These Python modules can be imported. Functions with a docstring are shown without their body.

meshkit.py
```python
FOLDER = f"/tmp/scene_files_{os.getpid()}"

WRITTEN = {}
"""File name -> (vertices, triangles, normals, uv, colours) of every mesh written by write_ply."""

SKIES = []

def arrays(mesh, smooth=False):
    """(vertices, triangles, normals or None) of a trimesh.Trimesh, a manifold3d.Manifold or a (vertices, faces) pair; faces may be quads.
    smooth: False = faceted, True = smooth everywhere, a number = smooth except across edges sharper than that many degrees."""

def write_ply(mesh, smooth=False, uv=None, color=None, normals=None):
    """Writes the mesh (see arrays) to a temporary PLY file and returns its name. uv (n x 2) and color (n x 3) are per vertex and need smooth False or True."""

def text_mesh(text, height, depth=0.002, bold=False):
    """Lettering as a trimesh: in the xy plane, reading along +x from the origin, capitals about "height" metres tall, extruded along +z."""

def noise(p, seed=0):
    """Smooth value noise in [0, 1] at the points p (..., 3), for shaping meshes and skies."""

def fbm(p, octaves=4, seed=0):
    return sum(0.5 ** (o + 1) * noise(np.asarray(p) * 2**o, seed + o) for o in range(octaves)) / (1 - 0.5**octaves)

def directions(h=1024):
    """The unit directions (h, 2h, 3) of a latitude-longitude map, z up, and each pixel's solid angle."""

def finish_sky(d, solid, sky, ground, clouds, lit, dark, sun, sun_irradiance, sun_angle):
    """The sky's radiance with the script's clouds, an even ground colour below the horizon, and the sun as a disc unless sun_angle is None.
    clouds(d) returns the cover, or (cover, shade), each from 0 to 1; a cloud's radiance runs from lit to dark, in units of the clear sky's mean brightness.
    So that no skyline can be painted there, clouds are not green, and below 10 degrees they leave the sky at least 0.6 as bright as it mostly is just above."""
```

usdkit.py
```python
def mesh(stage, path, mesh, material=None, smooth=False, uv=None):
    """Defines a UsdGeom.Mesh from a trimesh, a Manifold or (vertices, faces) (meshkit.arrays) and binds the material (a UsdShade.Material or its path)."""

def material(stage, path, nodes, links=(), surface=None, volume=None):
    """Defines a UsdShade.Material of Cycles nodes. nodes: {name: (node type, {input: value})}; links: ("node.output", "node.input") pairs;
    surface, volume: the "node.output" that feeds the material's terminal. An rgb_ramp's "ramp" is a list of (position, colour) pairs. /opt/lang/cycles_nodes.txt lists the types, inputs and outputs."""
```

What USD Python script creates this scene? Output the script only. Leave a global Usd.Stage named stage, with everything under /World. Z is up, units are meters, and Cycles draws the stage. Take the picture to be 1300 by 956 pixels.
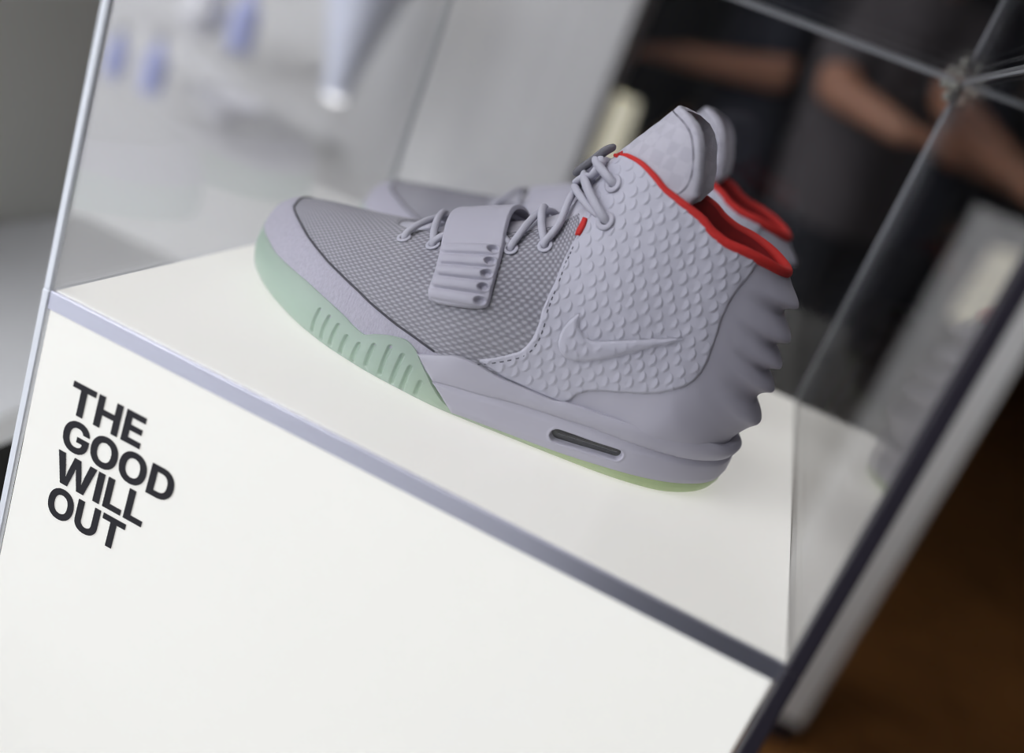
import math, random
import numpy as np, trimesh, manifold3d, shapely
import usdkit, meshkit
from pxr import Usd, UsdGeom, UsdLux, UsdShade, Gf, Sdf
from scipy.spatial import Delaunay, cKDTree
random.seed(4); rng = np.random.default_rng(4)

stage = Usd.Stage.CreateInMemory()
UsdGeom.SetStageUpAxis(stage, UsdGeom.Tokens.z)
UsdGeom.SetStageMetersPerUnit(stage, 1.0)
UsdGeom.Xform.Define(stage, '/World'); UsdGeom.Scope.Define(stage, '/World/Looks')

# ---------------------------------------------------------------- camera, light, exposure
TOP = 0.95                      # height of the lit display plate
EYE = (0.28802, -0.35093, TOP + 0.19956)
CAM_ROT = np.array([[0.8904513, 0.2951167, 0.346414], [0.4177304, -0.2280556, -0.8794839], [-0.1805487, 0.9278452, -0.3263516]])       # rows: right, down, forward
cam = UsdGeom.Camera.Define(stage, '/World/camera')
cam.CreateHorizontalApertureAttr(36.0); cam.CreateVerticalApertureAttr(36.0 * 956 / 1300)
cam.CreateFocalLengthAttr(1166.327 * 36 / 1300)
cam.CreateVerticalApertureOffsetAttr(-44.5 * 36 / 1300)
cam.CreateClippingRangeAttr(Gf.Vec2f(0.02, 100)); cam.CreateFStopAttr(1.9); cam.CreateFocusDistanceAttr(0.478)
cam.CreateExposureAttr(0.0)
m = np.eye(4); m[0, :3], m[1, :3], m[2, :3], m[3, :3] = CAM_ROT[0], -CAM_ROT[1], -CAM_ROT[2], EYE
cam.AddTransformOp().Set(Gf.Matrix4d(*m.ravel().tolist()))

sky = UsdLux.DomeLight.Define(stage, '/World/sky'); sky.CreateIntensityAttr(.6); sky.CreateColorAttr(Gf.Vec3f(.80, .87, 1.0))   # daylight outside the shop window

def rect_light(name, loc, size, rot, intensity, color=(1, 1, 1)):
    l = UsdLux.RectLight.Define(stage, '/World/' + name)
    l.CreateWidthAttr(size[0]); l.CreateHeightAttr(size[1]); l.CreateIntensityAttr(intensity); l.CreateColorAttr(Gf.Vec3f(*color))
    l.AddTranslateOp().Set(Gf.Vec3d(*loc)); l.AddRotateXYZOp().Set(Gf.Vec3f(*rot))
    return l
rect_light('front_window_daylight', (-1.95, -3.1, 2.25), (1.9, 1.3), (90, 0, 0), 5.5, (0.92, 0.95, 1.0))     # high shop window behind the camera
rect_light('left_window_daylight', (-2.9, -1.3, 1.75), (2.2, 2.4), (90, 0, -75), 3.6, (0.92, 0.95, 1.0))     # tall shop window in the left wall

# ---------------------------------------------------------------- helpers
COUNT = {}
def numbered(path):
    n = COUNT.get(path, -1) + 1; COUNT[path] = n
    return path if n == 0 else '%s_%03d' % (path, n)
def path_of(parent): return '/World' if parent is None else str(parent.GetPath())
def tag(p, label=None, cat=None, group=None, kind=None):
    for k, v in (('label', label), ('category', cat), ('group', group), ('kind', kind)):
        if v: p.SetCustomDataByKey(k, v)
    return p
def thing(name, label, cat, loc=(0, 0, 0), rotz=0, group=None, kind=None):
    x = UsdGeom.Xform.Define(stage, numbered('/World/' + name)); x.AddTranslateOp().Set(Gf.Vec3d(*map(float, loc)))
    if rotz: x.AddRotateZOp().Set(float(rotz))
    return tag(x.GetPrim(), label, cat, group, kind)
def obj(name, mesh, mat, parent=None, smooth=30, label=None, kind=None, attr=None):
    g = usdkit.mesh(stage, numbered(path_of(parent) + '/' + name), mesh, '/World/Looks/' + mat, smooth=smooth)
    if attr is not None:
        UsdGeom.PrimvarsAPI(g).CreatePrimvar('yarn', Sdf.ValueTypeNames.FloatArray, 'vertex').Set(np.asarray(attr, np.float32).tolist())
    return tag(g.GetPrim(), label, None, None, kind)
def cat_(ms): return trimesh.util.concatenate(ms)
def bx(x0, x1, y0, y1, z0, z1, r=0.0):
    """A box with rounded edges (chamfered by r)."""
    if r <= 0:
        b = trimesh.creation.box((x1 - x0, y1 - y0, z1 - z0)); b.apply_translation(((x0 + x1) / 2, (y0 + y1) / 2, (z0 + z1) / 2)); return b
    pts = []
    for x, sx in ((x0, 1), (x1, -1)):
        for y, sy in ((y0, 1), (y1, -1)):
            for z, sz in ((z0, 1), (z1, -1)):
                pts += [(x + sx * r, y + sy * r, z), (x + sx * r, y, z + sz * r), (x, y + sy * r, z + sz * r)]
    return trimesh.Trimesh(*trimesh.convex.convex_hull(np.array(pts)).__dict__.get('_none', (None, None))) if False else trimesh.convex.convex_hull(np.array(pts))
def lathe(prof, n=48):
    return trimesh.creation.revolve(np.array(prof, float), sections=n)
def tube(P, r, n=10, flat=1.0, cap=True, up=None):
    """A swept tube along P (k, 3); r scalar or per point; flat squeezes it along the sweep's second axis."""
    P = np.asarray(P, float); k = len(P); r = np.broadcast_to(np.asarray(r, float), (k,))
    T = np.gradient(P, axis=0); T /= np.maximum(np.linalg.norm(T, axis=1, keepdims=True), 1e-9)
    u = np.array(up if up is not None else ((0, 0, 1) if abs(T[0, 2]) < .9 else (1, 0, 0)), float)
    V, F = [], []
    for i in range(k):
        u = u - T[i] * (u @ T[i]); u /= np.linalg.norm(u); w = np.cross(T[i], u)
        a = np.linspace(0, 2 * np.pi, n, endpoint=False)
        V.append(P[i] + r[i] * (np.outer(np.cos(a), w) + flat * np.outer(np.sin(a), u)))
    V = np.vstack(V)
    i = np.arange(k * n).reshape(k, n); a, b = i[:-1], i[1:]; a2, b2 = np.roll(a, -1, 1), np.roll(b, -1, 1)
    F = [np.c_[a.ravel(), a2.ravel(), b2.ravel()], np.c_[a.ravel(), b2.ravel(), b.ravel()]]
    if cap:
        V = np.vstack([V, P[0], P[-1]])
        F += [np.c_[np.roll(i[0], -1), i[0], np.full(n, k * n)], np.c_[i[-1], np.roll(i[-1], -1), np.full(n, k * n + 1)]]
    return trimesh.Trimesh(V, np.vstack(F), process=False)
def spline(P, n):
    """Catmull-like smooth resampling of a polyline by arc length."""
    from scipy.interpolate import CubicSpline
    P = np.asarray(P, float); d = np.r_[0, np.cumsum(np.linalg.norm(np.diff(P, axis=0), axis=1) ** .6)]
    return CubicSpline(d, P)(np.linspace(0, d[-1], n))
def gridmesh(P, flip=False, close=False):
    n, m = P.shape[:2]; i = np.arange(n * m).reshape(n, m)
    if close: i = np.vstack([i, i[:1]])
    a, b, c, d = i[:-1, :-1].ravel(), i[1:, :-1].ravel(), i[1:, 1:].ravel(), i[:-1, 1:].ravel()
    F = np.r_[np.c_[a, b, c], np.c_[a, c, d]]
    return trimesh.Trimesh(P.reshape(-1, 3), F[:, ::-1] if flip else F, process=False)

# ---------------------------------------------------------------- materials
def mat(name, nodes, links=(), surface='p.BSDF'):
    return usdkit.material(stage, '/World/Looks/' + name, nodes, links, surface=surface)
def plain(name, color, rough=.6, metal=0., bump=None, **kw):
    nodes = {'p': ('principled_bsdf', {'base_color': color, 'roughness': rough, 'metallic': metal, **kw})}; links = []
    if bump:
        sc, st, dist = bump
        nodes.update(tc=('texture_coordinate', {}), n=('noise_texture', {'scale': sc, 'detail': 4.0, 'roughness': .6}), b=('bump', {'strength': st, 'distance': dist}))
        links += [('tc.object', 'n.vector'), ('n.fac', 'b.height'), ('b.normal', 'p.normal')]
    return mat(name, nodes, links)
# colours
plain('lilac_rubber', (.43, .42, .50), .55, bump=(900, .06, .0004))
plain('lilac_leather', (.46, .455, .54), .58, bump=(700, .10, .0004))
mat('suede', {'tc': ('texture_coordinate', {}), 'mp': ('mapping', {'scale': (1, 1, .35)}), 'n': ('noise_texture', {'scale': 1100.0, 'detail': 3.0, 'roughness': .7}), 'c': ('rgb_ramp', {'ramp': [(.3, (.36, .345, .43)), (.7, (.47, .455, .55))]}),
    'b': ('bump', {'strength': .7, 'distance': .0007}), 'p': ('principled_bsdf', {'roughness': .95, 'sheen_weight': .3, 'sheen_roughness': .5, 'specular_ior_level': .1})},
    [('tc.object', 'mp.vector'), ('mp.vector', 'n.vector'), ('n.fac', 'c.fac'), ('c.color', 'p.base_color'), ('n.fac', 'b.height'), ('b.normal', 'p.normal')])
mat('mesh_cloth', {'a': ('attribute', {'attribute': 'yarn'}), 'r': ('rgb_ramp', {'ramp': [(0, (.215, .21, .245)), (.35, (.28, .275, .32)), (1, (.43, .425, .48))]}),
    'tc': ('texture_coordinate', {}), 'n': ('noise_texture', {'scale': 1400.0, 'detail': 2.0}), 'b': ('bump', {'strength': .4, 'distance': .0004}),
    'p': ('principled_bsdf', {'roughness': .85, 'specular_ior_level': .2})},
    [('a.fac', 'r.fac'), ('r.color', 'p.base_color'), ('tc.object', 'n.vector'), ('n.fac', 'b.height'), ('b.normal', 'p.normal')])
mat('tongue_cloth', {'tc': ('texture_coordinate', {}), 'k': ('checker_texture', {'scale': 150.0, 'color1': (.485, .475, .545), 'color2': (.445, .435, .505)}), 'n': ('noise_texture', {'scale': 1500.0, 'detail': 3.0}), 'b': ('bump', {'strength': .5, 'distance': .0005}),
    'p': ('principled_bsdf', {'roughness': .85, 'specular_ior_level': .2})},
    [('tc.object', 'k.vector'), ('k.color', 'p.base_color'), ('tc.object', 'n.vector'), ('n.fac', 'b.height'), ('b.normal', 'p.normal')])
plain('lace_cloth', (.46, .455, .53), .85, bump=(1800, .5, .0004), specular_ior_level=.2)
plain('lace_shaded_cloth', (.17, .168, .19), .9, bump=(1800, .5, .0004))  # darker copy of the lace cloth: the bow loop's shade put into its colour
plain('dark_thread', (.035, .033, .05), .9)
plain('red_lining', (.30, .008, .010), .9, bump=(1500, .4, .0004))
plain('red_piping', (.52, .016, .013), .75, bump=(1500, .3, .0004))
mat('ice_rubber', {'tc': ('texture_coordinate', {}), 'x': ('separate_xyz', {}), 'r': ('map_range', {'from_min': -.02, 'from_max': .08, 'clamp': True}), 'c': ('rgb_ramp', {'ramp': [(0, (.345, .455, .385)), (1, (.40, .50, .27))]}),  # yellower towards the heel: warm light from the plate put into the colour
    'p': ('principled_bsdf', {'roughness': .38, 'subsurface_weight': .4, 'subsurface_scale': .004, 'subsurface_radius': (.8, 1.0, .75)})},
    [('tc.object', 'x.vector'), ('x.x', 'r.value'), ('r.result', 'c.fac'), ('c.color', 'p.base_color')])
plain('smoke_plastic', (.03, .03, .032), .12, coat_weight=.5)
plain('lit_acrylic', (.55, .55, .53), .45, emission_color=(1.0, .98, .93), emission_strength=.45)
plain('brushed_metal', (.70, .71, .84), .30, metal=1.0)
plain('black_print', (.005, .004, .010), .5)
plain('edge_acrylic_lit', (.86, .89, .96), .22, transmission_weight=.0, specular_ior_level=.6)  # window light on the front left edge painted into this pale colour
plain('edge_acrylic_dim', (.30, .31, .335), .25)  # the same acrylic edges away from the window, painted darker
plain('joint_resin', (.26, .26, .235), .4)
plain('added_carpet', (.045, .045, .052), .95, bump=(400, .4, .003))
plain('dark_post', (.020, .017, .026), .35)
mat('acrylic_pane', {'g0': ('geometry', {}), 'i': ('mix_float', {'a': 1.49, 'b': .67114}), 'f': ('fresnel', {}), 't': ('transparent_bsdf', {'color': (.992, .99, .992)}), 'g': ('glossy_bsdf', {'color': (1, 1, 1), 'roughness': .004}), 'm': ('mix_closure', {})},
    [('g0.backfacing', 'i.fac'), ('i.result', 'f.IOR'), ('f.fac', 'm.fac'), ('t.BSDF', 'm.closure1'), ('g.BSDF', 'm.closure2')], surface='m.closure')
plain('white_paint', (.60, .60, .61), .6, bump=(30, .05, .002))
plain('plinth_white', (.80, .80, .80), .55)
plain('grey_wall', (.68, .68, .645), .8, bump=(40, .05, .002))
plain('counter_white', (.62, .63, .66), .5)
plain('dark_wall', (.018, .018, .022), .8)
plain('pale_floor', (.55, .55, .56), .5)
plain('dark_gap', (.01, .01, .01), .9)
mat('wood_floor', {'tc': ('texture_coordinate', {}), 'm': ('mapping', {'scale': (1.5, 14, 1)}), 'n': ('noise_texture', {'scale': 3.0, 'detail': 5.0, 'distortion': .6}),
    'o': ('object_info', {}), 'r': ('rgb_ramp', {'ramp': [(.3, (.13, .050, .014)), (.7, (.36, .155, .045))]}), 'p': ('principled_bsdf', {'roughness': .45})},
    [('tc.object', 'm.vector'), ('m.vector', 'n.vector'), ('n.fac', 'r.fac'), ('r.color', 'p.base_color')])
plain('skin', (.34, .165, .105), .55, subsurface_weight=.1, subsurface_scale=.01)
plain('navy_cotton', (.012, .014, .024), .9)
plain('black_denim', (.008, .009, .014), .9)
plain('grey_cotton', (.070, .062, .068), .9)
plain('dark_hair', (.012, .008, .006), .6)
plain('eye_white', (.7, .68, .65), .3)
plain('lip', (.32, .10, .09), .5)
plain('black_shoe', (.02, .02, .022), .6)
plain('white_sole', (.5, .5, .5), .6)
plain('paper_white', (.50, .47, .50), .8)
plain('blue_glass', (.38, .42, .74), .15)
plain('porcelain', (.75, .75, .80), .2)
plain('frosted_glass', (.70, .74, .90), .35)
plain('lamp_glow', (.9, .9, .9), .4, emission_color=(1.0, 1.0, 1.0), emission_strength=2.2)
plain('cream_glow', (.9, .88, .7), .5, emission_color=(1.0, .96, .76), emission_strength=.6)
plain('steel', (.45, .45, .47), .3, metal=1.0)
plain('ceiling_paint', (.6, .6, .6), .9)
plain('panel_light', (.9, .9, .9), .5, emission_color=(1.0, .98, .95), emission_strength=6.0)

# ---- the last: every part of a sneaker's upper is laid on this surface (millimetres, toe towards -x, outer side towards -y) ----
import numpy as np
from scipy.interpolate import PchipInterpolator as PCH
KF = np.array([  # back/bottom point (x, z), front/top point (x, z), widest half, half's centre line y
 # Kx  Kz   Fx    Fz
 [28,  25,  28,  29],
 [32,  21,  30.5, 41],
 [40,  18,  38.5, 49.5],
 [50,  16,  48,  53.5],
 [64,  15,  62,  57],
 [85,  14,  85,  61.5],
 [110, 13,  108, 67],
 [138, 12,  134, 76],
 [168, 12,  160, 88],
 [205, 12,  184, 100],
 [248, 12,  197, 111],
 [292, 14,  201, 120],
 [318, 24,  203.5, 127],
 [325, 40,  205.5, 133],
 [325, 60,  207, 138],
 [322.5, 80, 208, 142],
 [318.5, 104, 209, 146],
 [313.5, 126, 210, 150],
 [309, 139, 214.5, 158],
 [304, 152, 220, 167],
 [299, 165, 225.5, 176],
 [295, 177, 230, 184]], float)
NS = len(KF)
_si = np.arange(NS) / 17.
_kx, _kz, _fx, _fz = (PCH(_si, KF[:, i]) for i in range(4))
LAT = np.array([(23,141),(27,131),(41,116),(65,99),(94,84),(118,76),(145,71),(176,69.5),(200,72.5),(219,76),(247,81),(274,87),(299,97),(315,109),(326,124),(330,140)], float)
MED = np.array([(23,141),(27,152),(41,166),(65,177),(94,183),(118,184),(145,181),(176,175),(200,171),(219,171),(247,174),(274,175),(299,171),(315,164),(326,153),(330,140)], float)
_lat, _med = PCH(LAT[:, 0], LAT[:, 1]), PCH(MED[:, 0], MED[:, 1])
_yc = PCH([0, 23, 60, 118, 176, 250, 330], [141, 141, 138, 131, 127, 132, 139])
_wl = PCH([0, .55, .62, .68, .75, .82, .90, 1], [50, 50, 47, 45, 42.5, 40, 37.5, 35.5])
_wm = PCH([0, .55, .62, .68, .75, .82, .90, 1], [46, 44, 42, 40, 38, 37, 35.5, 34])
_a = PCH([0, .12, .3, .45, .6, .75, 1], [.02, .12, .16, .2, .35, .5, .5])     # where the chord starts to round off at the front/top
_n = PCH([0, .12, .3, .45, .6, .75, 1], [2.3, 2.3, 2.15, 2.1, 2.1, 2.1, 2.0])
_b = PCH([0, .3, .55, .65, .75, 1], [.05, .05, .08, .16, .34, .42])           # and at the back/bottom

def sstep(x, a=0., b=1.):
    x = np.clip((x - a) / (b - a), 0, 1)
    return x * x * (3 - 2 * x)

def _rnd(q, n):
    return (1 - np.clip(q, 0, 1) ** n) ** (1 / n)

def body(s, p):
    """p: 0 at the back/bottom, 1 at the front/top along the outer side, on to 2 back at the bottom along the inner side."""
    s, p = np.broadcast_arrays(np.asarray(s, float), np.asarray(p, float))
    s = np.clip(s, 0, _si[-1])
    p = np.mod(p, 2)
    inner = p > 1
    q = np.where(inner, 2 - p, p)
    t = (1 - np.cos(np.pi * np.clip(q, 0, 1))) / 2
    s1 = np.minimum(s, 1)
    kx, kz, fx, fz = _kx(s), _kz(s), _fx(s), _fz(s)
    x, z = kx + (fx - kx) * t, kz + (fz - kz) * t
    xx = np.clip(x, 24, 329)
    yc = _yc(xx)
    plan = np.where(inner, _med(xx) - yc, yc - _lat(xx)) - 2.6
    ank = np.where(inner, _wm(s1), _wl(s1))
    k = sstep(s, .50, .66)
    hi = sstep(z, 22, 120) * sstep(x, 150, 230)
    plan = np.maximum(plan, .5) * (1 - .30 * hi)
    w = plan * (1 - k) + ank * k
    a, b = _a(s1), _b(s1)
    w = w * _rnd((t - a) / (1 - a), _n(s1)) * _rnd((b - t) / b, 2.1)
    return np.stack([x, yc + np.where(inner, w, -w), z], -1)

def bnormal(s, p, e=2e-3):
    s, p = np.broadcast_arrays(np.asarray(s, float), np.asarray(p, float))
    pc = p
    sc = np.clip(s, .01, _si[-1] - .003)
    ds = body(sc + e, pc) - body(sc - e, pc)
    dp = body(sc, pc + e) - body(sc, pc - e)
    n = np.cross(ds, dp)
    n /= np.maximum(np.linalg.norm(n, axis=-1, keepdims=True), 1e-9)
    c = np.stack([.5 * (_kx(sc) + _fx(sc)), 135 + 0 * sc, .5 * (_kz(sc) + _fz(sc))], -1)
    flip = ((body(sc, pc) - c) * n).sum(-1, keepdims=True) < 0
    return np.where(flip, -n, n)

def off(s, p, d):
    return body(s, p) + bnormal(s, p) * np.asarray(d)[..., None]
# ---- end of the last ----

# ---------------------------------------------------------------- sneaker: outlines on the last, (s, p) pairs
OUT = {
    'collar': [(0.9796,0.9319),(1.0217,0.8187),(1.0311,0.7359),(1.0259,0.6737),(1.0136,0.6134),(1.0107,0.5348),(1.0074,0.483),(0.9955,0.4363),(0.9932,0.3956),(1.0007,0.3074),(1.0028,0.2243),(0.9999,0.1103)],
    'pipe': [(0.1558,0.9167),(0.1691,0.7841),(0.1904,0.7323),(0.2311,0.6573),(0.2587,0.6025),(0.2812,0.5671),(0.3125,0.5234),(0.3406,0.4926),(0.3715,0.4529),(0.3914,0.4204),(0.4111,0.3934),(0.4317,0.3625),(0.4563,0.3312),(0.478,0.3006)],
    'panelfront': [(0.5138,0.3296),(0.5302,0.3632),(0.5503,0.407),(0.5577,0.4353),(0.5632,0.4674),(0.5682,0.5091),(0.571,0.5503),(0.5781,0.5969),(0.5869,0.6357),(0.5965,0.6759),(0.6064,0.7111),(0.6253,0.7488),(0.6506,0.7776),(0.6836,0.8094),(0.7118,0.84),(0.758,0.8602),(0.8344,0.8712),(0.9205,0.8833),(0.9794,0.8746)],
    'panelback': [(0.5138,0.3296),(0.5409,0.2922),(0.5668,0.2738),(0.5815,0.2708),(0.59,0.2727),(0.5955,0.2878),(0.6031,0.3221),(0.6111,0.3398),(0.6192,0.3522),(0.6337,0.3617),(0.654,0.3696),(0.6682,0.3704),(0.684,0.3694),(0.7051,0.3655),(0.7287,0.3576),(0.748,0.3485),(0.7673,0.3394),(0.7881,0.3325),(0.8076,0.3305),(0.8333,0.334),(0.8614,0.3356),(0.8801,0.3357),(0.897,0.3329),(0.9146,0.3279),(0.9322,0.3194),(0.9489,0.3057),(0.9625,0.2907),(0.9783,0.2762),(0.9924,0.2637)],
    'swoosh': [(0.6254,0.5647),(0.617,0.5575),(0.6087,0.5448),(0.602,0.5298),(0.5965,0.5127),(0.5922,0.4933),(0.5894,0.472),(0.5893,0.4564),(0.5911,0.4419),(0.595,0.4301),(0.6017,0.4262),(0.6094,0.4291),(0.6193,0.436),(0.6301,0.4455),(0.6439,0.4562),(0.6706,0.4684),(0.7008,0.4714),(0.7394,0.4572),(0.7812,0.4288),(0.8086,0.4094),(0.7968,0.4239),(0.7696,0.4517),(0.7324,0.4818),(0.6935,0.5003),(0.664,0.5033),(0.6443,0.4999),(0.6281,0.4958),(0.6225,0.5004),(0.6194,0.5109),(0.6171,0.5219),(0.6173,0.5338),(0.6195,0.5464)],
    'redtab': [(0.6421,0.7709),(0.6512,0.7852),(0.6819,0.8116),(0.6978,0.7981),(0.6807,0.7811),(0.6559,0.7625)]}
SA, SB = 300.0, 110.0            # millimetres per unit of s and p, for even meshes

def resample(poly, step, closed=True):
    P = np.asarray(poly, float)
    if closed: P = np.vstack([P, P[:1]])
    d = np.r_[0, np.cumsum(np.linalg.norm(np.diff(P, axis=0), axis=1))]
    n = max(int(d[-1] / step), 8)
    t = np.linspace(0, d[-1], n, endpoint=not closed)
    return np.c_[np.interp(t, d, P[:, 0]), np.interp(t, d, P[:, 1])]

def soften(poly, r):
    """Rounds an outline's corners (metric)."""
    g = shapely.Polygon(poly).buffer(0)
    g = g.buffer(-r, quad_segs=12).buffer(2 * r, quad_segs=12).buffer(-r, quad_segs=12)
    if g.geom_type != 'Polygon': g = max(g.geoms, key=lambda k: k.area)
    return np.array(g.exterior.coords)[:-1]

def panel(poly, h, bevel, res, base=None, disp=None, solid=False, skirt=1.4, soft=1.2):
    """A sheet of height h lying on the last inside the outline poly (s, p), its edge rounded over bevel; returns vertices (mm), faces, (s, p)."""
    pm = np.asarray(poly, float) * (SA, SB)
    if soft: pm = soften(pm, soft)
    edge = resample(pm, res)
    g = shapely.Polygon(edge)
    x0, y0, x1, y1 = g.bounds
    xs, ys = np.arange(x0, x1, res), np.arange(y0, y1, res * .866)
    gx, gy = np.meshgrid(xs, ys); gx = gx + (np.arange(len(ys)) % 2)[:, None] * res / 2
    pts = np.c_[gx.ravel(), gy.ravel()]
    inner = g.buffer(-.55 * res); shapely.prepare(inner)
    pts = pts[shapely.contains_xy(inner, pts[:, 0], pts[:, 1])]
    al = np.vstack([edge, pts]); ne = len(edge)
    T = Delaunay(al).simplices
    c = al[T].mean(1); shapely.prepare(g)
    T = T[shapely.contains_xy(g, c[:, 0], c[:, 1])]
    a, b, c = al[T[:, 0]], al[T[:, 1]], al[T[:, 2]]
    ar = (b[:, 0] - a[:, 0]) * (c[:, 1] - a[:, 1]) - (b[:, 1] - a[:, 1]) * (c[:, 0] - a[:, 0])
    T = T[np.abs(ar) > 1e-6]; ar = ar[np.abs(ar) > 1e-6]
    T[ar < 0] = T[ar < 0][:, ::-1]
    dist = cKDTree(edge).query(al)[0]; dist[:ne] = 0
    s, q = al[:, 0] / SA, al[:, 1] / SB
    k = np.clip(dist / bevel, 0, 1)
    hh = h * (.25 + .75 * np.sqrt(1 - (1 - k) ** 2))
    b0 = base(s, q) if base else 0 * s
    N = bnormal(s, q); B = body(s, q)
    V = B + N * (b0 + hh)[:, None]
    if disp is not None:
        d = disp(s, q, B)
        V = V + (d if d.ndim == 2 else N * d[:, None]) * sstep(k)[:, None]
    # which way round do the faces look
    tri = V[T]; fn = np.cross(tri[:, 1] - tri[:, 0], tri[:, 2] - tri[:, 0])
    if (fn * N[T[:, 0]]).sum() < 0: T = T[:, ::-1]; ccw = False
    else: ccw = True
    e = np.arange(ne); e2 = np.roll(e, -1)
    low = len(V)
    if solid:
        Vb = B + N * b0[:, None]
        V = np.vstack([V, Vb]); F = [T, T[:, ::-1] + low]
        W = np.r_[np.c_[e, e2 + low, e2], np.c_[e, e + low, e2 + low]]
    else:
        Vb = B[:ne] + N[:ne] * (b0[:ne] - skirt)[:, None]
        V = np.vstack([V, Vb]); F = [T]
        W = np.r_[np.c_[e, e2 + low, e2], np.c_[e, e + low, e2 + low]]
    # edge runs counter-clockwise in (s, p) when its area is positive
    pos = np.sum(edge[:, 0] * np.roll(edge[:, 1], -1) - np.roll(edge[:, 0], -1) * edge[:, 1]) > 0
    F.append(W[:, ::-1] if pos == ccw else W)
    if not ((pos == ccw)): pass
    sq = np.c_[s, q]
    return V, np.vstack(F), sq, len(s)

def inner_side(poly): return [(a, 2 - b) for a, b in poly][::-1]

PIPE, COLLAR = OUT['pipe'], OUT['collar']
CQ = np.array(sorted([(b, a) for a, b in COLLAR] + [(0.0, .9985)]))
CQ[0, 1] = .9985
_cs = PCH(np.r_[CQ[:, 0], 1.06, 1.2], np.r_[CQ[:, 1], .955, .93])
def collar_s(q):
    q = np.asarray(q, float); q = np.where(q > 1, 2 - q, q)
    return _cs(np.abs(q))

# snakeskin relief: overlapping round scales whose free edge looks towards the heel
def scales(s, q, B, a=7.5, b=5.2, R=4.0, H=.52):
    x, z = B[:, 0] - .10 * B[:, 2], B[:, 2] + .06 * B[:, 0]
    i0, j0 = np.floor(x / a), np.floor(z / b)
    out = np.full(len(x), 0.0)
    for dj in (-2, -1, 0, 1, 2):
        for di in (-1, 0, 1, 2):
            j = j0 + dj; i = i0 + di
            hsh = np.modf(np.abs(np.sin(i * 12.9898 + j * 78.233) * 43758.5453))[0]
            cx = (i + .5 * np.mod(j, 2)) * a + (hsh - .5) * 1.5; cz = j * b + (np.modf(hsh * 7.13)[0] - .5) * 1.1
            r = R * (.92 + .16 * np.modf(hsh * 3.7)[0])
            dx, dz = x - cx, (z - cz) * 1.08
            rr = np.sqrt(dx * dx + dz * dz) / r
            ramp = sstep(dx / r, .15, 1.0)
            edge = sstep(1 - rr, 0, .07)
            out = np.maximum(out, H * ramp * edge)
    return out
def weave(s, q, B):
    u, v = s * 268, q * 118
    row = v / 1.55
    ph = u / 2.7 + .5 * np.floor(row)
    f = np.modf(np.abs(row))[0]
    return np.clip(np.sin(np.pi * f), 0, 1) ** .8 * np.clip(.5 + .75 * np.cos(2 * np.pi * ph), 0, 1)

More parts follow.
